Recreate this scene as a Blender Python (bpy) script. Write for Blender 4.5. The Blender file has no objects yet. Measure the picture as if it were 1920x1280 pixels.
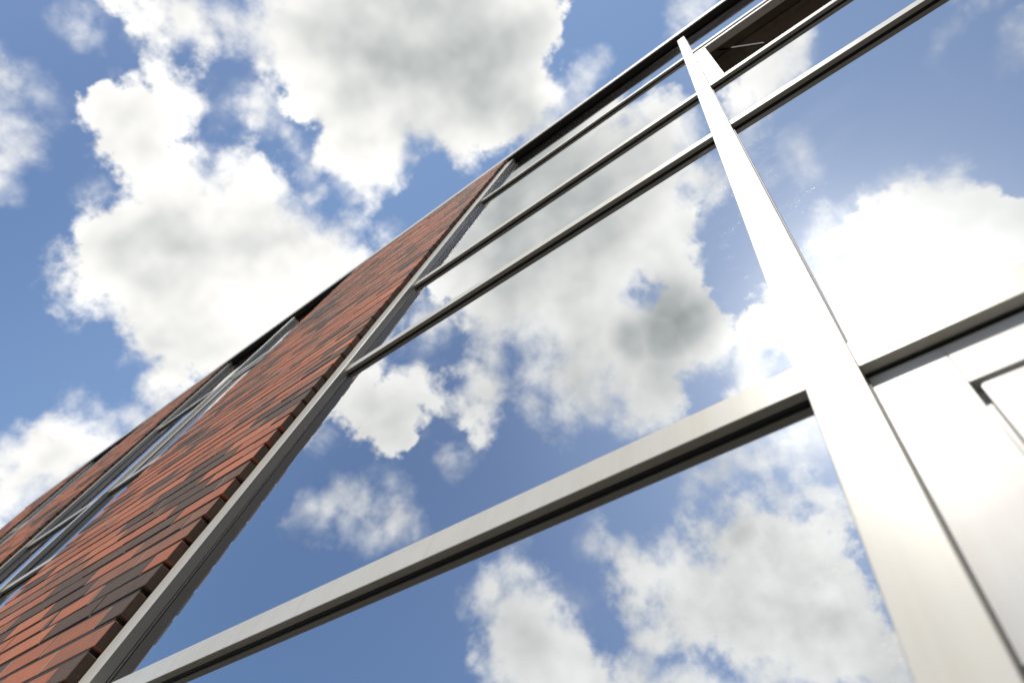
import bpy, math, random
from mathutils import Matrix, Vector

random.seed(7)
scene = bpy.context.scene
col = scene.collection

# ---------------------------------------------------------------- camera
S = 0.357          # metres from the eye to the front of the window frames
EYE = 1.60         # eye height above the pavement
cam_data = bpy.data.cameras.new("camera")
cam = bpy.data.objects.new("camera", cam_data)
col.objects.link(cam)
right = Vector((0.7884471, 0.58671746, 0.18469917))
down = Vector((-0.45819309, 0.76054915, -0.46002619))
fwd = Vector((-0.41037819, 0.27807843, 0.86848266))
cam.matrix_world = Matrix(((right.x, -down.x, -fwd.x, 0.0),
                           (right.y, -down.y, -fwd.y, 0.0),
                           (right.z, -down.z, -fwd.z, EYE),
                           (0, 0, 0, 1)))
cam_data.sensor_width = 36.0
cam_data.lens = 23.775
cam_data.clip_start = 0.02
cam_data.clip_end = 2000.0
cam_data.dof.use_dof = True
cam_data.dof.focus_distance = 1.5
cam_data.dof.aperture_fstop = 4.6
cam_data.dof.aperture_blades = 7
scene.camera = cam

# ---------------------------------------------------------------- exposure
scene.view_settings.view_transform = 'Standard'
scene.view_settings.look = 'None'
scene.view_settings.exposure = 0.0
scene.view_settings.gamma = 1.0
scene.cycles.caustics_reflective = False
scene.cycles.caustics_refractive = False
scene.cycles.sample_clamp_indirect = 4.0

# ---------------------------------------------------------------- sun
SUN_DIR = Vector((0.028, -1.0, 1.60)).normalized()      # towards the sun
sun_data = bpy.data.lights.new("sun", 'SUN')
sun_data.energy = 3.7
sun_data.angle = math.radians(0.5)
sun_data.color = (1.0, 0.955, 0.89)
sun = bpy.data.objects.new("sun", sun_data)
col.objects.link(sun)
sun.rotation_euler = (-SUN_DIR).to_track_quat('-Z', 'Y').to_euler()
sun.location = (0, -6, 12)

# ---------------------------------------------------------------- sky
# banks of cumulus as balls on the sky: unit direction and angular radius
DENSE = [
    (-0.6444,-0.0615,0.7622,0.1389), (-0.5808,-0.2375,0.7787,0.0549), (-0.5574,0.0107,0.8302,0.0751), (-0.7021,-0.1218,0.7016,0.0736), (-0.4785,-0.3102,0.8215,0.0327),
    (-0.7292,0.0187,0.6841,0.0481), (-0.563,-0.1154,0.8183,0.0564), (-0.7388,-0.1254,0.6622,0.0376), (-0.5489,-0.2548,0.7961,0.0351), (-0.5921,-0.2727,0.7583,0.0281),
    (-0.6077,-0.1716,0.7754,0.0579), (-0.5127,-0.2997,0.8046,0.0211), (-0.4908,-0.3343,0.8046,0.0203), (-0.587,-0.0127,0.8095,0.0972), (-0.5198,0.0496,0.8528,0.0348),
    (-0.6876,-0.1421,0.712,0.0606), (-0.5212,-0.1627,0.8378,0.0141), (-0.5225,-0.1149,0.8449,0.023), (-0.6913,-0.0147,0.7224,0.0857), (-0.4777,-0.2793,0.8329,0.0112),
    (-0.5084,-0.1734,0.8435,0.011), (-0.5064,0.0007,0.8623,0.0239), (-0.7444,0.036,0.6667,0.0275), (-0.5334,-0.2818,0.7975,0.0153), (-0.493,0.0591,0.868,0.0137),
    (-0.7222,-0.1276,0.6799,0.0545), (-0.5155,-0.0585,0.8549,0.0136), (-0.5488,-0.2215,0.8061,0.0169), (-0.5608,-0.1629,0.8118,0.0168), (-0.4521,-0.3156,0.8343,0.0112),
    (-0.4999,-0.1791,0.8474,0.008), (-0.3605,-0.1342,0.9231,0.1164), (-0.2615,-0.0667,0.9629,0.1109), (-0.3928,-0.2207,0.8927,0.0617), (-0.1727,-0.05,0.9837,0.0688),
    (-0.4236,-0.0714,0.9031,0.0703), (-0.4333,-0.2365,0.8697,0.0362), (-0.4423,-0.2784,0.8525,0.0167), (-0.4164,-0.1572,0.8955,0.0653), (-0.2803,-0.0768,0.9568,0.1137),
    (-0.4569,-0.0217,0.8893,0.0264), (-0.2108,-0.0579,0.9758,0.087), (-0.3125,-0.1139,0.9431,0.104), (-0.3206,0.0012,0.9472,0.0365), (-0.2636,0.0091,0.9646,0.0446),
    (-0.1168,-0.0683,0.9908,0.0169), (-0.3598,-0.2033,0.9106,0.0559), (-0.4506,-0.2261,0.8636,0.0233), (-0.8594,0.0045,0.5112,0.0451), (-0.8284,0.005,0.5601,0.0391),
    (-0.882,0.0297,0.4704,0.0219), (-0.8476,0.0056,0.5305,0.0444), (-0.8698,0.018,0.493,0.0351), (-0.8908,0.0384,0.4528,0.0109), (-0.845,-0.0394,0.5334,0.0099),
    (-0.8626,-0.0337,0.5047,0.0112), (-0.7821,0.0429,0.6217,0.0116), (-0.7764,0.0466,0.6285,0.0079), (-0.7849,0.0387,0.6184,0.0091), (-0.7834,0.0455,0.6199,0.0107),
    (-0.2676,-0.2418,0.9327,0.161), (-0.2355,-0.373,0.8974,0.1083), (-0.1094,-0.4854,0.8674,0.0565), (-0.1971,-0.1937,0.9611,0.1216), (-0.3868,-0.2139,0.897,0.0837),
    (-0.343,-0.3656,0.8652,0.0676), (-0.1278,-0.2019,0.971,0.0789), (-0.2692,-0.451,0.8509,0.0539), (-0.107,-0.4684,0.877,0.0556), (-0.0732,-0.1463,0.9865,0.0287),
    (-0.0907,-0.2391,0.9667,0.0468), (-0.1729,-0.4964,0.8507,0.0238), (-0.432,-0.2508,0.8663,0.0398), (-0.1824,-0.3358,0.9241,0.0695), (-0.0922,-0.5149,0.8523,0.0352),
    (-0.0734,-0.4186,0.9052,0.0194), (-0.3949,-0.3466,0.8509,0.0327), (-0.1735,-0.4214,0.8901,0.0531), (-0.3652,-0.1941,0.9105,0.0846), (-0.383,-0.3952,0.835,0.0265),
    (-0.4164,-0.3681,0.8313,0.0149), (-0.442,-0.2823,0.8514,0.0176), (-0.1656,-0.1502,0.9747,0.07), (-0.0679,-0.4025,0.9129,0.0132), (-0.1395,-0.4954,0.8574,0.0386),
    (-0.2331,-0.2083,0.9499,0.1345), (-0.0853,-0.4388,0.8945,0.0324), (-0.0809,-0.1661,0.9828,0.0358), (-0.5898,-0.2446,0.7696,0.054), (-0.5427,-0.2696,0.7955,0.0291),
    (-0.5968,-0.28,0.752,0.0346), (-0.5946,-0.2316,0.7699,0.0503), (-0.5796,-0.1976,0.7906,0.022), (-0.624,-0.2077,0.7533,0.0213), (-0.5364,-0.2959,0.7904,0.016),
    (-0.5491,-0.2295,0.8036,0.0125), (-0.5973,-0.3038,0.7423,0.0162), (-0.566,-0.1879,0.8027,0.0088), (-0.6391,-0.2013,0.7423,0.0093), (-0.5707,-0.2535,0.7811,0.0417),
    (-0.5883,-0.185,0.7872,0.0103), (-0.4846,-0.3255,0.8119,0.0332), (-0.4896,-0.342,0.8021,0.0278), (-0.5073,-0.3198,0.8002,0.0245), (-0.4805,-0.2953,0.8258,0.0127),
    (-0.4737,-0.3216,0.8199,0.0252), (-0.5018,-0.3565,0.7881,0.0135), (-0.5164,-0.3207,0.794,0.0164), (-0.4645,-0.3286,0.8223,0.0162), (-0.5329,-0.5975,0.5992,0.0683),
    (-0.4524,-0.6687,0.59,0.0364), (-0.5459,-0.5502,0.6319,0.0538), (-0.4044,-0.701,0.5874,0.026), (-0.4862,-0.6442,0.5904,0.0435), (-0.3706,-0.7216,0.5847,0.0192),
    (-0.5747,-0.5117,0.6387,0.0307), (-0.5292,-0.5229,0.6682,0.0243), (-0.5812,-0.5446,0.6047,0.0265), (-0.4324,-0.6821,0.5898,0.0328), (-0.5773,-0.5976,0.5564,0.0188),
    (-0.5271,-0.6015,0.6003,0.0669), (-0.3875,-0.7115,0.5862,0.0226), (-0.5443,-0.5722,0.6134,0.065), (-0.518,-0.6147,0.5948,0.0576), (-0.3556,-0.7227,0.5926,0.0084),
    (-0.5189,-0.5184,0.6797,0.0131), (-0.2317,-0.6968,0.6788,0.1103), (-0.1988,-0.7523,0.6281,0.0757), (-0.342,-0.64,0.6881,0.0525), (-0.2483,-0.6468,0.7211,0.0742),
    (-0.389,-0.6151,0.6858,0.0428), (-0.1581,-0.787,0.5963,0.0371), (-0.2701,-0.7487,0.6053,0.043), (-0.1473,-0.6474,0.7478,0.0267), (-0.4035,-0.6601,0.6336,0.0199),
    (-0.3251,-0.6586,0.6787,0.0615), (-0.4011,-0.6001,0.6921,0.0349), (-0.1439,-0.8043,0.5765,0.0139), (-0.2172,-0.7337,0.6439,0.0951), (-0.1679,-0.6716,0.7216,0.0496),
    (-0.391,-0.6597,0.6418,0.0178), (-0.3036,-0.7527,0.5842,0.0153), (-0.1738,-0.7736,0.6094,0.0517), (-0.4184,-0.564,0.712,0.0087), (-0.4242,-0.5893,0.6875,0.0187),
    (-0.4043,-0.6199,0.6725,0.0275), (-0.4168,-0.6552,0.6301,0.0133), (0.0609,-0.1781,0.9821,0.0219), (0.0332,-0.1747,0.9841,0.0184), (0.0922,-0.1728,0.9806,0.0138),
    (0.0174,-0.1759,0.9843,0.0162), (0.0038,-0.1866,0.9824,0.0089), (0.0789,-0.1712,0.9821,0.0155), (0.0472,-0.1764,0.9832,0.0213), (0.1002,-0.1707,0.9802,0.009),
    (0.0699,-0.1611,0.9845,0.0069), (0.0103,-0.175,0.9845,0.0101), (-0.0006,-0.1876,0.9822,0.0062), (0.1061,-0.4791,0.8713,0.1006), (0.1259,-0.4814,0.8674,0.0967),
    (0.0323,-0.5066,0.8616,0.0555), (0.0667,-0.4107,0.9093,0.0495), (0.2007,-0.4569,0.8666,0.0282), (0.1501,-0.5393,0.8286,0.0347), (0.0959,-0.4468,0.8895,0.0793),
    (0.0694,-0.4994,0.8636,0.0772), (-0.0022,-0.5183,0.8552,0.0284), (0.2224,-0.4448,0.8676,0.0102),
]
MEDIUM = [
    (-0.1325,0.0373,0.9905,0.0194), (-0.1496,0.0501,0.9875,0.0179), (-0.1201,0.038,0.992,0.0134), (-0.2103,0.0617,0.9757,0.0259), (-0.1858,0.045,0.9816,0.0191),
    (-0.2421,0.0691,0.9678,0.0171), (-0.2601,0.069,0.9631,0.0093), (-0.1762,0.0307,0.9839,0.0082), (-0.2252,0.0639,0.9722,0.0223), (0.0186,0.0512,0.9985,0.0261),
    (0.0446,0.0588,0.9973,0.0162), (-0.0029,0.0548,0.9985,0.0154), (0.0607,0.0632,0.9962,0.0097), (-0.0116,0.0562,0.9984,0.0114), (-0.5437,-0.3322,0.7708,0.0148),
    (-0.5544,-0.3185,0.7689,0.0096), (-0.542,-0.3455,0.7661,0.0091), (-0.5613,-0.3052,0.7692,0.0067), (-0.5416,-0.3487,0.7649,0.0077), (-0.5601,-0.3157,0.7659,0.0058),
    (-0.5314,-0.3072,0.7895,0.0127), (-0.5299,-0.3022,0.7924,0.0125), (-0.5342,-0.3171,0.7836,0.0067), (-0.6618,-0.3107,0.6822,0.0303), (-0.6342,-0.3501,0.6894,0.0212),
    (-0.7069,-0.272,0.653,0.018), (-0.6904,-0.2915,0.6621,0.0185), (-0.6471,-0.3317,0.6865,0.0269), (-0.6625,-0.2911,0.6902,0.0166), (-0.4955,-0.1754,0.8507,0.0303),
    (-0.4901,-0.0866,0.8674,0.0217), (-0.4894,-0.1175,0.8641,0.0156), (-0.491,-0.0645,0.8688,0.0197), (-0.4891,-0.1871,0.8519,0.0268), (-0.4882,-0.143,0.8609,0.012),
    (-0.5254,-0.1664,0.8344,0.0103), (-0.4697,-0.1963,0.8607,0.0111), (-0.489,-0.1082,0.8656,0.0175), (-0.6647,-0.209,0.7173,0.0083), (-0.6697,-0.2121,0.7117,0.0078),
    (-0.5459,-0.3524,0.7601,0.0172), (-0.5588,-0.3377,0.7575,0.0099), (-0.5472,-0.3629,0.7542,0.0088), (-0.6588,-0.3477,0.6672,0.0267), (-0.6784,-0.3207,0.661,0.0195),
    (-0.7012,-0.3037,0.645,0.0148), (-0.6463,-0.3599,0.6729,0.0235), (-0.7113,-0.2815,0.644,0.0112), (-0.3516,-0.7226,0.5952,0.0205), (-0.3368,-0.735,0.5884,0.0177),
    (-0.3654,-0.708,0.6043,0.0164), (-0.3774,-0.6959,0.611,0.0084), (-0.1316,-0.5955,0.7925,0.0341), (-0.2355,-0.5702,0.787,0.0206), (-0.1806,-0.5802,0.7942,0.02),
    (-0.2795,-0.5736,0.77,0.019), (-0.2087,-0.5735,0.7922,0.0184), (-0.256,-0.5697,0.781,0.0189), (-0.2918,-0.5798,0.7608,0.0153), (-0.1558,-0.585,0.7959,0.0262),
    (-0.107,-0.581,0.8069,0.0124), (0.1295,-0.3901,0.9116,0.0281), (0.0176,-0.3919,0.9198,0.0259), (0.0591,-0.3808,0.9227,0.025), (0.0964,-0.3865,0.9172,0.023),
    (0.1708,-0.3914,0.9043,0.0164), (0.1462,-0.3991,0.9052,0.0215), (0.1879,-0.38,0.9057,0.0108), (0.0394,-0.385,0.9221,0.0247), (0.0779,-0.3838,0.9201,0.0221),
    (0.2798,-0.2307,0.9319,0.013), (0.2653,-0.2168,0.9395,0.01), (0.294,-0.2378,0.9258,0.0095), (0.2604,-0.2099,0.9424,0.0062), (0.3016,-0.2368,0.9236,0.0053),
    (0.2692,-0.2197,0.9377,0.0108), (-0.1181,-0.1022,0.9877,0.0144), (-0.1505,-0.0919,0.9843,0.0133), (-0.1742,-0.0878,0.9808,0.012), (-0.194,-0.0909,0.9768,0.0092),
    (-0.1367,-0.0975,0.9858,0.013), (-0.1008,-0.1019,0.9897,0.0084), (-0.2039,-0.0925,0.9746,0.0077), (-0.1625,-0.0833,0.9832,0.0083), (-0.1104,-0.1035,0.9885,0.012),
    (-0.1792,-0.0886,0.9798,0.0113), (-0.1252,-0.093,0.9878,0.0074), (-0.1614,-0.0884,0.9829,0.013),
]
THIN = [
    (-0.4762,0.0408,0.8784,0.0101), (-0.4755,0.046,0.8785,0.0087), (-0.4789,0.0385,0.877,0.0081), (-0.6191,-0.3133,0.7201,0.0183), (-0.6341,-0.2915,0.7162,0.0066),
    (-0.6063,-0.3211,0.7275,0.0101), (-0.6332,-0.3067,0.7106,0.0095), (-0.5083,-0.2117,0.8348,0.0132), (-0.5252,-0.1966,0.828,0.0133), (-0.5357,-0.1885,0.8231,0.0101),
    (-0.5167,-0.2063,0.8309,0.0133), (-0.5102,-0.2217,0.831,0.0067), (-0.631,-0.3419,0.6964,0.0276), (-0.6346,-0.3745,0.6761,0.02), (-0.6248,-0.3365,0.7046,0.0239),
    (-0.6706,-0.3028,0.6772,0.01), (-0.6353,-0.3596,0.6834,0.0228), (-0.5025,-0.2075,0.8393,0.0186), (-0.5184,-0.1985,0.8318,0.0097), (-0.4939,-0.2147,0.8426,0.0143),
    (-0.4851,-0.186,0.8545,0.0246), (-0.4822,-0.1884,0.8556,0.0238), (-0.4926,-0.1842,0.8505,0.0202), (-0.441,-0.5439,0.714,0.0155), (-0.4447,-0.5506,0.7064,0.0126),
    (-0.4385,-0.5393,0.7189,0.0136), (-0.4765,-0.5871,0.6544,0.0183), (-0.4915,-0.5608,0.6663,0.0173), (-0.4973,-0.5483,0.6723,0.0134), (-0.4726,-0.6027,0.643,0.0108),
    (-0.4856,-0.5731,0.6602,0.0172), (0.1024,-0.1799,0.9783,0.0163), (0.1063,-0.1788,0.9781,0.0165), (0.0087,-0.1779,0.984,0.0206), (-0.0006,-0.1876,0.9822,0.0173),
    (0.0266,-0.1662,0.9857,0.0103), (0.2427,-0.2447,0.9387,0.0088), (0.2328,-0.255,0.9385,0.0064), (0.2511,-0.2438,0.9368,0.006), (0.2365,-0.2404,0.9414,0.0055),
    (0.2955,-0.2747,0.915,0.0156), (0.2921,-0.2887,0.9118,0.0131), (0.2921,-0.2658,0.9187,0.0116), (0.3072,-0.2635,0.9144,0.0058), (0.0484,-0.283,0.9579,0.0124),
    (0.046,-0.3009,0.9525,0.0088), (0.0531,-0.2742,0.9602,0.0077), (-0.0096,-0.2382,0.9712,0.01), (0.0055,-0.2319,0.9727,0.0089), (-0.0034,-0.2342,0.9722,0.0093),
    (0.01,-0.2308,0.9729,0.0074), (-0.0124,-0.2364,0.9716,0.0086), (-0.0112,-0.2412,0.9704,0.0079), (-0.0005,-0.2841,0.9588,0.0064),
]
GAPS = [
    (-0.5768,-0.1648,0.8001,0.0046), (-0.5002,-0.1467,0.8534,0.0109), (-0.4996,-0.1593,0.8515,0.0081), (-0.5037,-0.0961,0.8585,0.0084), (-0.498,-0.1092,0.8603,0.0063),
    (-0.2115,-0.318,0.9242,0.0023), (-0.221,-0.3263,0.9191,0.0031), (-0.1182,-0.1237,0.9852,0.0086), (-0.1089,-0.1252,0.9861,0.0057), (-0.0999,-0.4861,0.8682,0.0113),
    (-0.0934,-0.4986,0.8618,0.0112), (-0.367,-0.6828,0.6317,0.0053), (-0.3575,-0.6928,0.6263,0.0052), (-0.3449,-0.704,0.6208,0.0052),
]
SHADE = [
    (-0.2434,-0.0761,0.9669,0.1319,0.9), (-0.3473,-0.0439,0.9367,0.0868,0.7), (-0.3841,-0.1079,0.917,0.0911,0.55), (-0.1826,-0.0635,0.9811,0.0821,0.6), (-0.6688,-0.1139,0.7346,0.0978,0.35),
    (-0.7216,-0.0067,0.6923,0.0869,0.3), (-0.605,-0.0469,0.7949,0.0632,0.2), (-0.8516,0.0045,0.5241,0.0456,0.2), (-0.8631,-0.0007,0.5051,0.0334,0.2), (-0.2307,0.0358,0.9724,0.0583,0.5),
    (-0.5626,-0.034,0.826,0.0502,0.2), (-0.1845,-0.3935,0.9006,0.0615,1.05), (-0.1979,-0.3654,0.9096,0.0499,1.0), (-0.2222,-0.3912,0.8931,0.0578,0.95), (-0.2663,-0.3763,0.8874,0.0462,0.7),
    (-0.3326,-0.3746,0.8655,0.0702,0.4), (-0.2428,-0.1418,0.9597,0.1588,0.75), (-0.3401,-0.1516,0.9281,0.1161,0.6), (-0.1459,-0.1574,0.9767,0.0806,0.5), (-0.0745,-0.4238,0.9027,0.0284,0.7),
    (-0.2295,-0.0805,0.97,0.0815,0.5), (-0.5908,-0.2501,0.7671,0.061,0.2), (-0.1578,-0.7809,0.6044,0.04,0.35), (-0.5456,-0.5623,0.6214,0.0696,0.15), (-0.2451,-0.4365,0.8657,0.053,0.4),
]
MOTTLED = [(-0.2602, -0.6614, 0.7034, 0.1013), (-0.2057, -0.7259, 0.6563, 0.0937), (-0.1675, -0.6408, 0.7492, 0.0805), (-0.3642, -0.6325, 0.6836, 0.0625)]
KEEP_CLEAR = [(-0.5905,-0.313,0.7438,0.1867), (-0.7416,-0.1268,0.6588,0.2008), (-0.5228,-0.1264,0.843,0.2265), (-0.2522,-0.0406,0.9668,0.2341), (-0.8452,-0.01,0.5343,0.1432), (0.0011,0.0248,0.9997,0.129), (-0.3327,-0.2112,0.9191,0.2577), (-0.1374,-0.2572,0.9565,0.2443), (-0.6124,-0.2467,0.7511,0.2495), (-0.7675,-0.3035,0.5646,0.1986), (-0.465,-0.5141,0.7208,0.2447), (-0.1662,-0.5157,0.8405,0.2378), (-0.2835,-0.6955,0.6602,0.2291), (0.1592,-0.3227,0.933,0.2105), (0.0709,-0.4884,0.8698,0.2083), (0.0626,-0.1851,0.9807,0.1621), (-0.8031,-0.3456,0.4854,0.1599), (-0.6551,-0.5141,0.5537,0.1729)]
CLOUD_LEVEL = 10.9
SKY_TINT = (1.02, 1.14, 1.26, 1)
HAZE = (3.0, 4.7, 7.9, 1)
STAY = (EYE + 3.8324, EYE + 3.1159, 0.0932, 0.2335)

world = bpy.data.worlds.new("World")
scene.world = world
world.use_nodes = True
wt = world.node_tree
for n in list(wt.nodes):
    wt.nodes.remove(n)
WN, WL = wt.nodes, wt.links


def node(tree, kind, **kw):
    n = tree.nodes.new(kind)
    for k, v in kw.items():
        setattr(n, k, v)
    return n


def put(tree, sock, v):
    if isinstance(v, bpy.types.NodeSocket):
        tree.links.new(v, sock)
    else:
        sock.default_value = v


def math_(tree, op, a, b=0.0, c=0.0, clamp=False):
    n = node(tree, 'ShaderNodeMath', operation=op, use_clamp=clamp)
    put(tree, n.inputs[0], a)
    put(tree, n.inputs[1], b)
    put(tree, n.inputs[2], c)
    return n.outputs[0]


def vmath(tree, op, a, b=(0, 0, 0), out=0):
    n = node(tree, 'ShaderNodeVectorMath', operation=op)
    put(tree, n.inputs[0], a)
    put(tree, n.inputs[1], b)
    return n.outputs[out]


def smooth(tree, v, lo, hi, a=0.0, b=1.0):
    n = node(tree, 'ShaderNodeMapRange', interpolation_type='SMOOTHSTEP')
    put(tree, n.inputs['Value'], v)
    put(tree, n.inputs['From Min'], lo)
    put(tree, n.inputs['From Max'], hi)
    put(tree, n.inputs['To Min'], a)
    put(tree, n.inputs['To Max'], b)
    return n.outputs['Result']


def noise(tree, vec, scale, detail=4.0, rough=0.55, lac=2.0, dist=0.0):
    n = node(tree, 'ShaderNodeTexNoise')
    put(tree, n.inputs['Vector'], vec)
    n.inputs['Scale'].default_value = scale
    n.inputs['Detail'].default_value = detail
    n.inputs['Roughness'].default_value = rough
    n.inputs['Lacunarity'].default_value = lac
    n.inputs['Distortion'].default_value = dist
    return n.outputs['Fac'] if 'Fac' in n.outputs else n.outputs[0]


def mixc(tree, f, a, b, mode='MIX'):
    n = node(tree, 'ShaderNodeMix', data_type='RGBA', blend_type=mode)
    put(tree, n.inputs[0], f)
    put(tree, n.inputs[6], a)
    put(tree, n.inputs[7], b)
    return n.outputs[2]


def balls(P, items):
    """largest (radius - distance) over the balls: > 0 inside the bank"""
    acc = None
    for x, y, z, r in items:
        d = vmath(wt, 'DISTANCE', P, (x, y, z), 1)
        s = math_(wt, 'SUBTRACT', r, d)
        acc = s if acc is None else math_(wt, 'MAXIMUM', acc, s)
    return acc


tc = node(wt, 'ShaderNodeTexCoord')
P = vmath(wt, 'NORMALIZE', tc.outputs['Generated'])
sun_vec = tuple(SUN_DIR)
w_n = node(wt, 'ShaderNodeTexNoise')
put(wt, w_n.inputs['Vector'], P)
w_n.inputs['Scale'].default_value = 7.0
w_n.inputs['Detail'].default_value = 3.0
warp = vmath(wt, 'MULTIPLY', vmath(wt, 'SUBTRACT', w_n.outputs['Color'], (0.5, 0.5, 0.5)), (0.05, 0.05, 0.05))
Q = vmath(wt, 'ADD', P, warp)

n_edge = noise(wt, P, 10.0, 9.0, 0.60)
n_r1 = noise(wt, P, 8.0, 3.0, 0.45)
n_r2 = noise(wt, vmath(wt, 'ADD', P, tuple(c * 0.026 for c in sun_vec)), 8.0, 3.0, 0.45)
n_soft = noise(wt, vmath(wt, 'ADD', P, (3.1, 1.7, 0.4)), 5.0, 2.0, 0.5)
n_lump = noise(wt, vmath(wt, 'ADD', P, (0.7, 5.2, 2.4)), 26.0, 5.0, 0.55)
edge_c = math_(wt, 'SUBTRACT', n_edge, 0.5)
lump_c = math_(wt, 'SUBTRACT', n_lump, 0.5)

s_dense = balls(Q, DENSE)
for x, y, z, r in GAPS:
    d = vmath(wt, 'DISTANCE', Q, (x, y, z), 1)
    s_dense = math_(wt, 'MINIMUM', s_dense, math_(wt, 'SUBTRACT', d, r))
s_med = balls(Q, MEDIUM)
s_thin = balls(Q, THIN)

n_curl = noise(wt, P, 34.0, 6.0, 0.58)
curl_c = math_(wt, 'SUBTRACT', n_curl, 0.5)
edge_c = math_(wt, 'MULTIPLY_ADD', curl_c, 0.35, edge_c)
f_dense = math_(wt, 'SUBTRACT', math_(wt, 'MULTIPLY_ADD', edge_c, 0.15, s_dense), 0.004)
mott = smooth(wt, balls(P, MOTTLED), -0.05, 0.08)
f_dense = math_(wt, 'MULTIPLY_ADD', math_(wt, 'MULTIPLY', curl_c, mott), 0.10, f_dense)
soft = math_(wt, 'MULTIPLY_ADD', mott, 0.018, smooth(wt, n_soft, 0.33, 0.68, 0.006, 0.036))
a_dense = smooth(wt, f_dense, math_(wt, 'MULTIPLY', soft, -1.0), soft)
f_med = math_(wt, 'MULTIPLY_ADD', edge_c, 0.11, s_med)
a_med = math_(wt, 'MULTIPLY', smooth(wt, f_med, -0.018, 0.03), smooth(wt, n_lump, 0.2, 0.75, 0.35, 0.95))
f_thin = math_(wt, 'MULTIPLY_ADD', edge_c, 0.12, s_thin)
a_thin = math_(wt, 'MULTIPLY', smooth(wt, f_thin, -0.02, 0.035), smooth(wt, n_lump, 0.25, 0.75, 0.15, 0.6))

# fair-weather cloud over the rest of the sky
n_far = noise(wt, vmath(wt, 'MULTIPLY', P, (1.0, 1.0, 1.6)), 2.6, 8.0, 0.58)
near = balls(P, KEEP_CLEAR)
a_far = math_(wt, 'MULTIPLY', smooth(wt, n_far, 0.50, 0.60), smooth(wt, near, -0.10, 0.02, 1.0, 0.0))

inv = math_(wt, 'MULTIPLY', math_(wt, 'SUBTRACT', 1.0, a_dense), math_(wt, 'SUBTRACT', 1.0, a_med))
inv = math_(wt, 'MULTIPLY', inv, math_(wt, 'SUBTRACT', 1.0, a_thin))
inv = math_(wt, 'MULTIPLY', inv, math_(wt, 'SUBTRACT', 1.0, a_far))
alpha = math_(wt, 'SUBTRACT', 1.0, inv, clamp=True)

# thick cores of the banks let less light through
shade = None
wob = math_(wt, 'MULTIPLY', edge_c, 0.40)
for x, y, z, r, k in SHADE:
    d = vmath(wt, 'DISTANCE', P, (x, y, z), 1)
    q = math_(wt, 'ADD', math_(wt, 'DIVIDE', d, r), wob)
    g = smooth(wt, q, 0.2, 1.15, k, 0.0)
    shade = g if shade is None else math_(wt, 'MAXIMUM', shade, g)
thick = smooth(wt, f_dense, 0.0, 0.09)
relief = math_(wt, 'SUBTRACT', n_r1, n_r2)
lum = math_(wt, 'MULTIPLY_ADD', shade, -0.44, 1.0)
lum = math_(wt, 'MULTIPLY_ADD', thick, -0.09, lum)
lum = math_(wt, 'MULTIPLY_ADD', relief, 1.05, lum)
lum = math_(wt, 'MULTIPLY_ADD', lump_c, math_(wt, 'MULTIPLY_ADD', mott, 0.35, 0.06), lum)
cosun = math_(wt, 'MAXIMUM', vmath(wt, 'DOT_PRODUCT', P, sun_vec, 1), 0.0)
glow = math_(wt, 'POWER', cosun, 80.0)
lum = math_(wt, 'MULTIPLY_ADD', glow, 0.8, lum)
tint = mixc(wt, smooth(wt, lum, 0.45, 0.95), (0.955, 1.0, 0.99, 1), (1.0, 0.99, 0.958, 1))
cloud = mixc(wt, 1.0, tint, math_(wt, 'MULTIPLY', lum, CLOUD_LEVEL), 'MULTIPLY')

sky = node(wt, 'ShaderNodeTexSky', sky_type='NISHITA')
sky.sun_disc = False
sky.sun_elevation = math.asin(SUN_DIR.z)
sky.sun_rotation = math.atan2(SUN_DIR.x, SUN_DIR.y)
sky.altitude = 50.0
sky.air_density = 1.0
sky.dust_density = 0.8
sky.ozone_density = 1.6
clear = mixc(wt, 1.0, sky.outputs[0], SKY_TINT, 'MULTIPLY')
# thin haze, thicker around the sun
px = node(wt, 'ShaderNodeSeparateXYZ')
WL.new(P, px.inputs[0])
haze = math_(wt, 'ADD', smooth(wt, px.outputs[1], -0.33, 0.02, 0.0, 0.46), smooth(wt, cosun, 0.84, 0.99, 0.0, 0.45))
aura = math_(wt, 'POWER', cosun, 110.0)
clear = mixc(wt, haze, clear, HAZE)
bg = node(wt, 'ShaderNodeBackground')
put(wt, bg.inputs['Color'], mixc(wt, 1.0, mixc(wt, alpha, clear, cloud), mixc(wt, aura, (0, 0, 0, 1), (7.0, 6.8, 6.4, 1)), 'ADD'))
bg.inputs['Strength'].default_value = 0.1
out = node(wt, 'ShaderNodeOutputWorld')
WL.new(bg.outputs[0], out.inputs[0])
world.cycles.sampling_method = 'MANUAL'
world.cycles.sample_map_resolution = 1024

# ---------------------------------------------------------------- materials


def material(name):
    m = bpy.data.materials.new(name)
    m.use_nodes = True
    t = m.node_tree
    b = t.nodes['Principled BSDF']
    return m, t, b


def obj_coord(t):
    return node(t, 'ShaderNodeTexCoord').outputs['Object']


def bump(t, height, strength, distance):
    n = node(t, 'ShaderNodeBump')
    n.inputs['Strength'].default_value = strength
    n.inputs['Distance'].default_value = distance
    t.links.new(height, n.inputs['Height'])
    return n.outputs[0]


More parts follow.
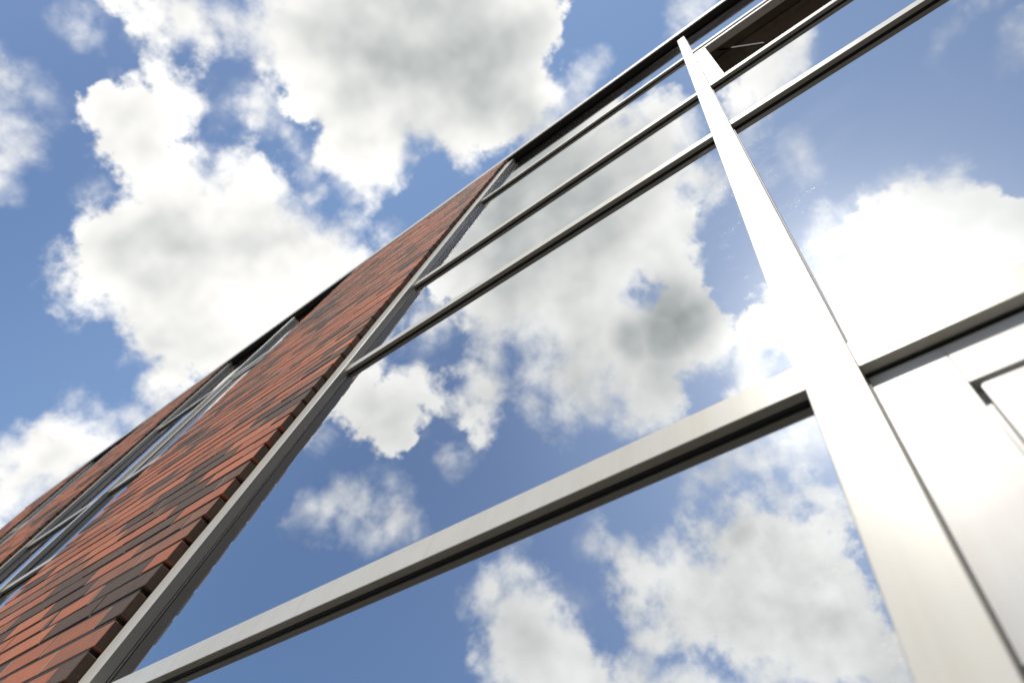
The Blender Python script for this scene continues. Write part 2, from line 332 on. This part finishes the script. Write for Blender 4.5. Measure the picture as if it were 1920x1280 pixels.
def painted_metal(name, base, rough, metal):
    m, t, b = material(name)
    v = obj_coord(t)
    big = noise(t, v, 9.0, 5.0, 0.6)
    streak = noise(t, vmath(t, 'MULTIPLY', v, (60.0, 60.0, 3.0)), 1.0, 4.0, 0.6)
    fine = noise(t, v, 900.0, 2.0, 0.5)
    f = math_(t, 'ADD', math_(t, 'MULTIPLY', smooth(t, big, 0.3, 0.75), 0.6), math_(t, 'MULTIPLY', smooth(t, streak, 0.4, 0.8), 0.5), clamp=True)
    dirty = tuple(c * k for c, k in zip(base, (0.86, 0.84, 0.79))) + (1,)
    put(t, b.inputs['Base Color'], mixc(t, f, base + (1,), dirty))
    b.inputs['Metallic'].default_value = metal
    b.inputs['Specular IOR Level'].default_value = 0.22
    put(t, b.inputs['Roughness'], smooth(t, big, 0.2, 0.8, rough - 0.04, rough + 0.06))
    put(t, b.inputs['Normal'], bump(t, fine, 0.12, 0.0004))
    return m


def brick_material():
    m, t, b = material("clay_brick")
    v = obj_coord(t)
    a = node(t, 'ShaderNodeAttribute', attribute_name='tone')
    mott = noise(t, v, 22.0, 5.0, 0.6)
    fine = noise(t, v, 330.0, 4.0, 0.65)
    spot = noise(t, v, 90.0, 3.0, 0.5)
    tone = math_(t, 'ADD', a.outputs['Fac'], math_(t, 'MULTIPLY', math_(t, 'SUBTRACT', mott, 0.5), 0.42), clamp=True)
    r = node(t, 'ShaderNodeValToRGB')
    t.links.new(tone, r.inputs[0])
    e = r.color_ramp.elements
    e[0].position, e[0].color = 0.0, (0.092, 0.064, 0.050, 1)
    e[1].position, e[1].color = 1.0, (0.52, 0.19, 0.10, 1)
    for p, c in ((0.28, (0.14, 0.085, 0.060, 1)), (0.48, (0.27, 0.125, 0.077, 1)), (0.72, (0.42, 0.145, 0.078, 1))):
        x = e.new(p)
        x.color = c
    c = mixc(t, smooth(t, fine, 0.52, 0.75, 0.0, 0.35), r.outputs[0], (0.10, 0.07, 0.055, 1))
    c = mixc(t, smooth(t, spot, 0.62, 0.8, 0.0, 0.4), c, (0.34, 0.21, 0.15, 1))
    put(t, b.inputs['Base Color'], c)
    b.inputs['Roughness'].default_value = 0.82
    b.inputs['Specular IOR Level'].default_value = 0.3
    h = math_(t, 'ADD', math_(t, 'MULTIPLY', fine, 0.7), math_(t, 'MULTIPLY', spot, 0.8))
    put(t, b.inputs['Normal'], bump(t, h, 0.5, 0.002))
    return m


def plain(name, base, rough, noise_scale=40.0, amount=0.35, bumpy=0.2, metal=0.0):
    m, t, b = material(name)
    v = obj_coord(t)
    n = noise(t, v, noise_scale, 5.0, 0.6)
    dark = tuple(c * (1 - amount) for c in base) + (1,)
    put(t, b.inputs['Base Color'], mixc(t, smooth(t, n, 0.3, 0.7), dark, base + (1,)))
    b.inputs['Roughness'].default_value = rough
    b.inputs['Metallic'].default_value = metal
    put(t, b.inputs['Normal'], bump(t, n, bumpy, 0.002))
    return m


def mirror_glass():
    m, t, b = material("mirror_glass")
    v = obj_coord(t)
    b.inputs['Base Color'].default_value = (0.685, 0.705, 0.72, 1)
    b.inputs['Metallic'].default_value = 1.0
    b.inputs['Roughness'].default_value = 0.0
    put(t, b.inputs['Normal'], bump(t, noise(t, v, 2.3, 1.0, 0.4), 1.0, 0.0011))
    # a faint greasy film and wind-blown specks of dust
    film = node(t, 'ShaderNodeBsdfGlossy')
    film.inputs['Color'].default_value = (0.9, 0.9, 0.9, 1)
    film.inputs['Roughness'].default_value = 0.22
    dust = node(t, 'ShaderNodeBsdfGlossy')
    dust.inputs['Color'].default_value = (0.85, 0.83, 0.8, 1)
    dust.inputs['Roughness'].default_value = 0.42
    patch = smooth(t, noise(t, v, 5.0, 4.0, 0.6), 0.45, 0.72)
    mx = node(t, 'ShaderNodeMixShader')
    put(t, mx.inputs[0], math_(t, 'MULTIPLY_ADD', patch, 0.007, 0.008))
    t.links.new(b.outputs[0], mx.inputs[1])
    t.links.new(film.outputs[0], mx.inputs[2])
    xyz = node(t, 'ShaderNodeSeparateXYZ')
    t.links.new(v, xyz.inputs[0])
    near = math_(t, 'MULTIPLY', smooth(t, xyz.outputs[0], -0.02, 0.11, 1.0, 0.0), smooth(t, xyz.outputs[0], -0.22, -0.06))
    clump = smooth(t, noise(t, v, 24.0, 3.0, 0.6), 0.46, 0.70)
    speck = smooth(t, noise(t, v, 620.0, 2.0, 0.5), 0.65, 0.72)
    m2 = node(t, 'ShaderNodeMixShader')
    put(t, m2.inputs[0], math_(t, 'MULTIPLY', speck, math_(t, 'MAXIMUM', math_(t, 'MULTIPLY', patch, 0.06), math_(t, 'MULTIPLY', near, math_(t, 'MULTIPLY', clump, 0.6)))))
    t.links.new(mx.outputs[0], m2.inputs[1])
    t.links.new(dust.outputs[0], m2.inputs[2])
    t.links.new(m2.outputs[0], t.nodes['Material Output'].inputs[0])
    return m


ALU = painted_metal("pale_painted_aluminium", (0.66, 0.64, 0.58), 0.31, 0.08)
WHITE = painted_metal("white_painted_panel", (0.60, 0.595, 0.58), 0.34, 0.06)
BRICK = brick_material()
PALE_MORTAR = plain("pale_mortar", (0.40, 0.34, 0.29), 0.9, 150.0, 0.4, 0.5)
MORTAR = plain("raked_mortar", (0.035, 0.03, 0.026), 0.9, 120.0, 0.5, 0.6)
SEAL = plain("pinkish_sealant", (0.46, 0.36, 0.31), 0.7, 200.0, 0.25, 0.3)
RUBBER = plain("black_rubber", (0.012, 0.012, 0.012), 0.55, 300.0, 0.3, 0.2)
SOFFIT = plain("dark_brown_soffit", (0.014, 0.011, 0.009), 0.6, 14.0, 0.4, 0.1)
DARK = plain("dark_room", (0.68, 0.64, 0.58), 0.8, 6.0, 0.4, 0.1)
LINING = plain("room_lining", (0.34, 0.29, 0.24), 0.8, 6.0, 0.4, 0.1)
BEAD = plain("matte_grey_bead", (0.42, 0.40, 0.36), 1.0, 60.0, 0.2, 0.0)
BRONZE = plain("dull_bronze", (0.03, 0.026, 0.021), 0.6, 30.0, 0.3, 0.1)
for m_ in (BEAD, BRONZE):
    m_.node_tree.nodes['Principled BSDF'].inputs['Specular IOR Level'].default_value = 0.03
GLASS = mirror_glass()
PAVING = plain("asphalt", (0.15, 0.14, 0.125), 0.9, 60.0, 0.4, 0.6)

# ---------------------------------------------------------------- mesh helpers


class Mesh:
    """collects boxes and links them as one mesh object"""

    def __init__(self):
        self.v, self.f, self.t = [], [], []
        self.extra = None

    def box(self, x0, x1, y0, y1, z0, z1, ch=0.0006, tone=0.5, turn=None, end_tone=None):
        c = min(ch, (x1 - x0) * 0.3, (y1 - y0) * 0.3, (z1 - z0) * 0.3)
        lo, hi = (x0, y0, z0), (x1, y1, z1)
        mid = [(a + b) / 2 for a, b in zip(lo, hi)]
        base = len(self.v)
        idx = {}
        for sx in (0, 1):
            for sy in (0, 1):
                for sz in (0, 1):
                    s = (sx, sy, sz)
                    for ax in range(3):
                        p = []
                        for k in range(3):
                            e = hi[k] if s[k] else lo[k]
                            p.append(e if k == ax else (e - c if s[k] else e + c))
                        if turn:
                            p = turn(p, mid)
                        idx[s, ax] = len(self.v)
                        self.v.append(tuple(p))
        nf = len(self.f)

        def quad(pts):
            self.f.append(pts)
        for ax in range(3):
            u, w = [k for k in range(3) if k != ax]
            for e in (0, 1):
                ring = []
                for (a, b) in ((0, 0), (1, 0), (1, 1), (0, 1)):
                    s = [0, 0, 0]
                    s[ax], s[u], s[w] = e, a, b
                    ring.append(idx[tuple(s), ax])
                quad(ring)
        for ax in range(3):            # edge bevels along ax
            u, w = [k for k in range(3) if k != ax]
            for a in (0, 1):
                for b in (0, 1):
                    s0, s1 = [0, 0, 0], [0, 0, 0]
                    s0[u] = s1[u] = a
                    s0[w] = s1[w] = b
                    s0[ax], s1[ax] = 0, 1
                    s0, s1 = tuple(s0), tuple(s1)
                    quad([idx[s0, u], idx[s1, u], idx[s1, w], idx[s0, w]])
        for s in [(a, b, c_) for a in (0, 1) for b in (0, 1) for c_ in (0, 1)]:
            quad([idx[s, 0], idx[s, 1], idx[s, 2]])
        ctr = Vector(self.v[base]) * 0
        for i in range(base, len(self.v)):
            ctr += Vector(self.v[i])
        ctr /= len(self.v) - base
        for i in range(nf, len(self.f)):
            q = [Vector(self.v[j]) for j in self.f[i]]
            n = (q[1] - q[0]).cross(q[2] - q[0])
            m = sum(q, Vector()) / len(q)
            if n.dot(m - ctr) < 0:
                self.f[i] = self.f[i][::-1]
        self.t += [tone] * (len(self.f) - nf)
        if end_tone is not None:            # the short ends of a brick get a separate, darker tone
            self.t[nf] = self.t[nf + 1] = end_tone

    def prism(self, outline, y0, y1, tone=0.5):
        """outline of (x, z) points, counter-clockwise seen from the camera side, between two depths"""
        n, b = len(outline), len(self.v)
        for y in (y0, y1):
            self.v += [(x, y, z) for x, z in outline]
        self.f.append(list(range(b, b + n)))
        self.f.append(list(range(b + 2 * n - 1, b + n - 1, -1)))
        for i in range(n):
            j = (i + 1) % n
            self.f.append([b + i, b + n + i, b + n + j, b + j])
        self.t += [tone] * (n + 2)

    def build(self, name, mat, parent=None, smooth_=False):
        me = bpy.data.meshes.new(name)
        me.from_pydata(self.v, [], self.f)
        at = me.attributes.new('tone', 'FLOAT', 'FACE')
        at.data.foreach_set('value', self.t)
        me.materials.append(mat)
        if self.extra:                      # faces from this one on carry the second material
            me.materials.append(self.extra[1])
            me.polygons.foreach_set('material_index', [int(i >= self.extra[0]) for i in range(len(self.f))])
        me.update()
        o = bpy.data.objects.new(name, me)
        col.objects.link(o)
        if parent is not None:
            o.parent = parent
            if parent.parent is None:
                o.location = -parent.location
        return o


def X(u):
    return u * S


def Yd(w):
    return w * S


def Z(v):
    return EYE + v * S


# ---------------------------------------------------------------- the ground
g = Mesh()
g.v = [(-400, -400, 0), (400, -400, 0), (400, 400, 0), (-400, 400, 0)]
g.f = [[0, 1, 2, 3]]
g.t = [0.5]
ground = g.build("ground", PAVING)
ground["kind"] = "structure"

# ---------------------------------------------------------------- the building
building = bpy.data.objects.new("brick_building", None)
col.objects.link(building)
building.location = (X(-8), Yd(1.0), 0)
building["label"] = "red brick building seen from below, with mirrored windows in pale metal frames"
building["category"] = "building"

BRICK_Y = Yd(0.939)
TOP = Z(13.5)
GLASS_Y = Yd(1.075)
COURSE = 0.0746


def pier(x0, x1):
    m = Mesh()
    joint_y = BRICK_Y + 0.0019
    perp = Mesh()
    core = Mesh()
    core.box(x0 + 0.012, x1 - 0.012, joint_y, BRICK_Y + 0.40, 0.0, TOP - 0.002, 0.001)
    n = int(TOP / COURSE)
    z_first = TOP - n * COURSE
    for i in range(-1, n):
        z = z_first + i * COURSE
        if z + 0.062 < 0:
            continue
        x = x1 + random.uniform(-0.0025, 0.0025)
        half = i % 2 == 0
        first = True
        while x > x0 + 0.03:
            ln = 0.1025 if (half and first) else 0.2205
            a = max(x - ln, x0 + random.uniform(-0.0025, 0.0025))
            if a - x0 < 0.05:
                a = x0 + random.uniform(-0.0025, 0.0025)
            dy = random.uniform(-0.0012, 0.0008)
            dz = random.uniform(-0.0009, 0.0009)
            rz, rx = random.gauss(0, 0.004), random.gauss(0, 0.006)
            q = random.random()
            tone = (random.uniform(0.05, 0.32) if q < 0.21 else
                    random.uniform(0.34, 0.62) if q < 0.50 else random.uniform(0.6, 1.0))

            def turn(p, mid, rz=rz, rx=rx):
                return (p[0], p[1] + (p[0] - mid[0]) * rz + (p[2] - mid[2]) * rx, p[2] + (p[0] - mid[0]) * rz * 0.35)
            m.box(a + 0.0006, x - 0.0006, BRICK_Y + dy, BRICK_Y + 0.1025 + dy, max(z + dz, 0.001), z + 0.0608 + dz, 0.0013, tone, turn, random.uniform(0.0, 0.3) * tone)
            if a - x0 > 0.02:
                perp.box(a - 0.0055, a + 0.001, BRICK_Y + 0.0009, BRICK_Y + 0.02, max(z, 0.001), z + 0.060, 0.0004)
            x = a - 0.0046
            first = False
    m.extra = (len(m.f), PALE_MORTAR)
    off = len(m.v)
    m.v += perp.v
    m.f += [[j + off for j in f] for f in perp.f]
    m.t += perp.t
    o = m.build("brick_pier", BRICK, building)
    core.build("mortar_bed", MORTAR, o)
    return o


def transom(win, x0, x1, zc, y=1.033, h=0.0445):
    m = Mesh()
    m.box(x0, x1, Yd(y), GLASS_Y - 0.0035, zc - h / 2, zc + h / 2, 0.0008)
    t = m.build("transom", ALU, win)
    g_ = Mesh()
    g_.box(x0, x1, GLASS_Y - 0.0037, GLASS_Y - 0.0002, zc - h / 2 - 0.0022, zc + h / 2 + 0.0022, 0.0004)
    g_.build("gasket", RUBBER, win)
    return t


def pane(win, x0, x1, z0, z1):
    m = Mesh()
    m.box(x0, x1, GLASS_Y, GLASS_Y + 0.008, z0, z1, 0.0005)
    return m.build("glass_pane", GLASS, win)


LEVELS = (1.675, 5.02, 7.03, 10.567)       # transom centres


def upright(win, name, x0, x1, y, z0, z1):
    m = Mesh()
    m.box(x0, x1, Yd(y), GLASS_Y - 0.0035, z0, z1, 0.0009)
    o = m.build(name, ALU, win)
    g_ = Mesh()
    g_.box(x0 - 0.0022, x1 + 0.0022, GLASS_Y - 0.0037, GLASS_Y - 0.0001, z0, z1, 0.0004)
    g_.build("gasket", RUBBER, win)
    return o


def jamb(x_brick, side):
    """frame post beside a pier; side = +1 when the window lies to its right"""
    m = Mesh()
    a, b = x_brick + side * 0.0045, x_brick + side * 0.067
    m.box(min(a, b), max(a, b), Yd(1.0), GLASS_Y + 0.05, 0.02, TOP - 0.003, 0.0006)
    return m, b


def bay(x_left, x_right, x_mull, mull_w, vent_open, panel):
    ml, xl = jamb(x_left, 1)
    mr, xr = jamb(x_right, -1)
    off = len(ml.v)
    ml.v += mr.v
    ml.f += [[j + off for j in f] for f in mr.f]
    ml.t += mr.t
    win = ml.build("window", ALU, building)
    s = Mesh()
    for xb, sd in ((x_left, 1), (x_right, -1)):
        a, b = xb - sd * 0.004, xb + sd * 0.0046
        s.box(min(a, b), max(a, b), Yd(1.0) + 0.001, Yd(1.0) + 0.02, 0.02, TOP - 0.004, 0.002)
    s.build("sealant", SEAL, win)
    gk = Mesh()
    bd = Mesh()
    for xb, sd in ((xl, 1), (xr, -1)):
        a, b = xb - sd * 0.0003, xb + sd * 0.0022
        gk.box(min(a, b), max(a, b), GLASS_Y - 0.004, GLASS_Y - 0.0002, 0.02, TOP - 0.004, 0.0003)
        a, b = xb + sd * 0.0024, xb + sd * 0.0040
        bd.box(min(a, b), max(a, b), GLASS_Y - 0.0012, GLASS_Y - 0.00005, 0.02, TOP - 0.004, 0.0001)
    gk.build("gasket", RUBBER, win)
    bd.build("glazing_bead", BEAD, win)
    m0, m1 = x_mull - mull_w / 2, x_mull + mull_w / 2
    upright(win, "mullion", m0, m1, 0.998, 0.02, TOP - 0.0665)
    zs = [Z(v) for v in LEVELS]
    h = 0.0445
    for k, zc in enumerate(zs):
        hk = (0.0445, 0.0465, 0.053, 0.058)[k]
        transom(win, xl, m0 - 0.0002, zc, h=hk)
        transom(win, m1 + 0.0002, xr, zc, h=hk)
    low = Z(-3.6)
    transom(win, xl, m0 - 0.0002, low)
    transom(win, m1 + 0.0002, xr, low)
    cuts = [0.03, low] + zs + [TOP - 0.004]
    for k in range(len(cuts) - 1):
        za = cuts[k] + (0.010 if k else 0.0)
        zb = cuts[k + 1] - (0.010 if k < len(cuts) - 2 else 0.0)
        pane(win, xl - 0.01, x_mull - 0.004, za, zb)
        if panel and k <= 1:
            continue
        if vent_open and k == 4:
            continue
        pane(win, x_mull + 0.004, xr + 0.01, za, zb)
    # the ventilator between the third and fourth transoms, right of the mullion
    f = Mesh()
    y0, y1 = Yd(1.055), GLASS_Y - 0.0003
    if vent_open:
        y1 = GLASS_Y + 0.03
    a, b = m1 + 0.0004, xr - 0.0004
    z0, z1 = zs[2] + 0.0269, zs[3] - 0.0294
    w = 0.058
    f.box(a, a + w, y0, y1, z0, z1, 0.0012)
    f.box(b - w, b, y0, y1, z0, z1, 0.0012)
    f.box(a + w, b - w, y0, y1, z0, z0 + w, 0.0012)
    f.box(a + w, b - w, y0, y1, z1 - w, z1, 0.0012)
    sash = f.build("vent_frame", WHITE, win)
    if vent_open:
        st = Mesh()
        ya = GLASS_Y + 0.055
        za, zb, xa, xb = STAY
        st.prism([(xa, za - 0.024), (xb, zb - 0.024), (xb, zb + 0.024), (xa, za + 0.024)], ya, ya + 0.006)
        st.build("stay_arm", BRONZE, win)
    return win, m1, xr


pier(X(-8.34), X(-4.042))
pier(X(-16.9), X(-13.2))
pier(X(-23.6), X(-19.8))
bay_a, m1, xr = bay(X(-4.042), X(4.6), X(-0.1055), 0.0470, True, True)
bay(X(-13.2), X(-8.34), X(-10.5), 0.0470, False, False)
bay(X(-19.8), X(-16.9), X(-18.2), 0.0470, False, False)

# white infill panel under the lowest transom, right of the mullion
px0, px1 = m1 + 0.0012, xr
pz0, pz1 = Z(0.775), Z(1.675) - 0.0445 / 2 - 0.004
PY = Yd(1.070)
hx0, hz1 = X(0.131 * 1.07), Z(1.341 * 1.07)
hx1, hz0 = px1 - 0.06, pz0 + 0.03
p = Mesh()
p.box(px0, hx0, PY, PY + 0.012, pz0, pz1, 0.0008)
p.box(hx1, px1, PY, PY + 0.012, pz0, pz1, 0.0008)
p.box(hx0 - 0.0002, hx1 + 0.0002, PY + 0.00001, PY + 0.012, hz1, pz1, 0.0008)
p.box(hx0 - 0.0002, hx1 + 0.0002, PY + 0.00001, PY + 0.012, pz0, hz0, 0.0008)
p.box(hx0 - 0.01, hx1 + 0.01, PY + 0.0122, PY + 0.016, hz0 - 0.01, hz1 + 0.01, 0.0005)
p.build("infill_panel", WHITE, bay_a)
q = Mesh()
gap, rad = 0.0055, 0.004
a0, a1, c0, c1 = hx0 + gap, hx1 - gap, hz0 + gap, hz1 - gap
ring = []
for cx, cz, st in ((a1 - rad, c1 - rad, 0), (a0 + rad, c1 - rad, 90), (a0 + rad, c0 + rad, 180), (a1 - rad, c0 + rad, 270)):
    for i in range(7):
        an = math.radians(st + i * 15)
        ring.append((cx + rad * math.cos(an), cz + rad * math.sin(an)))
q.prism(ring, PY + 0.0015, PY + 0.0120)
q.build("hatch_leaf", WHITE, bay_a)
bp = Mesh()
bp.box(px0, px1, PY + 0.002, PY + 0.02, 0.03, pz0 - 0.006, 0.0006)
bp.build("kick_plate", RUBBER, bay_a)

# roof edge, soffits over the bays, and the shell behind the facade
r = Mesh()
r.box(X(-23.7), X(4.61), Yd(0.925), Yd(0.945) + 0.15, TOP + 0.0005, TOP + 0.150, 0.002)
fascia = r.build("roof_edge", ALU, building)
for a, b in ((-4.0, 4.6), (-13.15, -8.38), (-19.75, -16.95)):
    s = Mesh()
    s.box(X(a), X(b), Yd(0.945), GLASS_Y + 0.05, TOP - 0.003, TOP + 0.0003, 0.0003)
    so = s.build("soffit", SOFFIT, building)
    hr = Mesh()
    hr.box(X(a), X(b), GLASS_Y - 0.012, GLASS_Y - 0.0003, TOP - 0.030, TOP - 0.0032, 0.0006)
    hr.build("head_rail", BRONZE, so)
w = Mesh()
yb = GLASS_Y + 0.09
w.box(X(-23.6), X(4.6), yb + 5.0, yb + 5.2, 0.0, TOP, 0.002)
w.box(X(-23.6), X(-23.0), BRICK_Y + 0.2, yb + 4.999, 0.0, TOP, 0.002)
w.build("rear_wall", DARK, building)
cb = Mesh()                                  # lining of the room behind the open ventilator
cb.box(m1 - 0.02, xr, GLASS_Y + 0.012, GLASS_Y + 1.2, Z(11.0), Z(11.0) + 0.02, 0.001)
cb.box(m1 - 0.02, xr, GLASS_Y + 0.012, GLASS_Y + 1.2, Z(6.75), Z(6.75) + 0.02, 0.001)
cb.box(m1 - 0.02, xr, GLASS_Y + 1.201, GLASS_Y + 1.22, Z(6.75), Z(11.0), 0.001)
cb.box(m1 - 0.04, m1 - 0.0205, GLASS_Y + 0.012, GLASS_Y + 1.2, Z(6.75), Z(11.0), 0.001)
for k in range(6):
    cb.box(m1 + 0.02, xr, GLASS_Y + 0.10 + k * 0.17, GLASS_Y + 0.125 + k * 0.17, Z(11.0) - 0.02, Z(11.0) - 0.0005, 0.001)
cb.build("ceiling", LINING, building)
rf = Mesh()
rf.box(X(-23.6), X(4.6), Yd(0.945) + 0.152, yb + 5.2, TOP + 0.001, TOP + 0.12, 0.002)
rf.build("roof", DARK, building)

# unseen wing and link wall, added to block light from the right
wg = Mesh()
wg.box(4.5, 9.5, -9.0, yb + 5.2, 0.0, 10.5, 0.01, 0.2)
wg.box(X(4.62), 4.499, Yd(1.0), yb + 5.2, 0.0, TOP + 0.15, 0.01, 0.6)
wg.build("light_block_wing", BRICK, building)
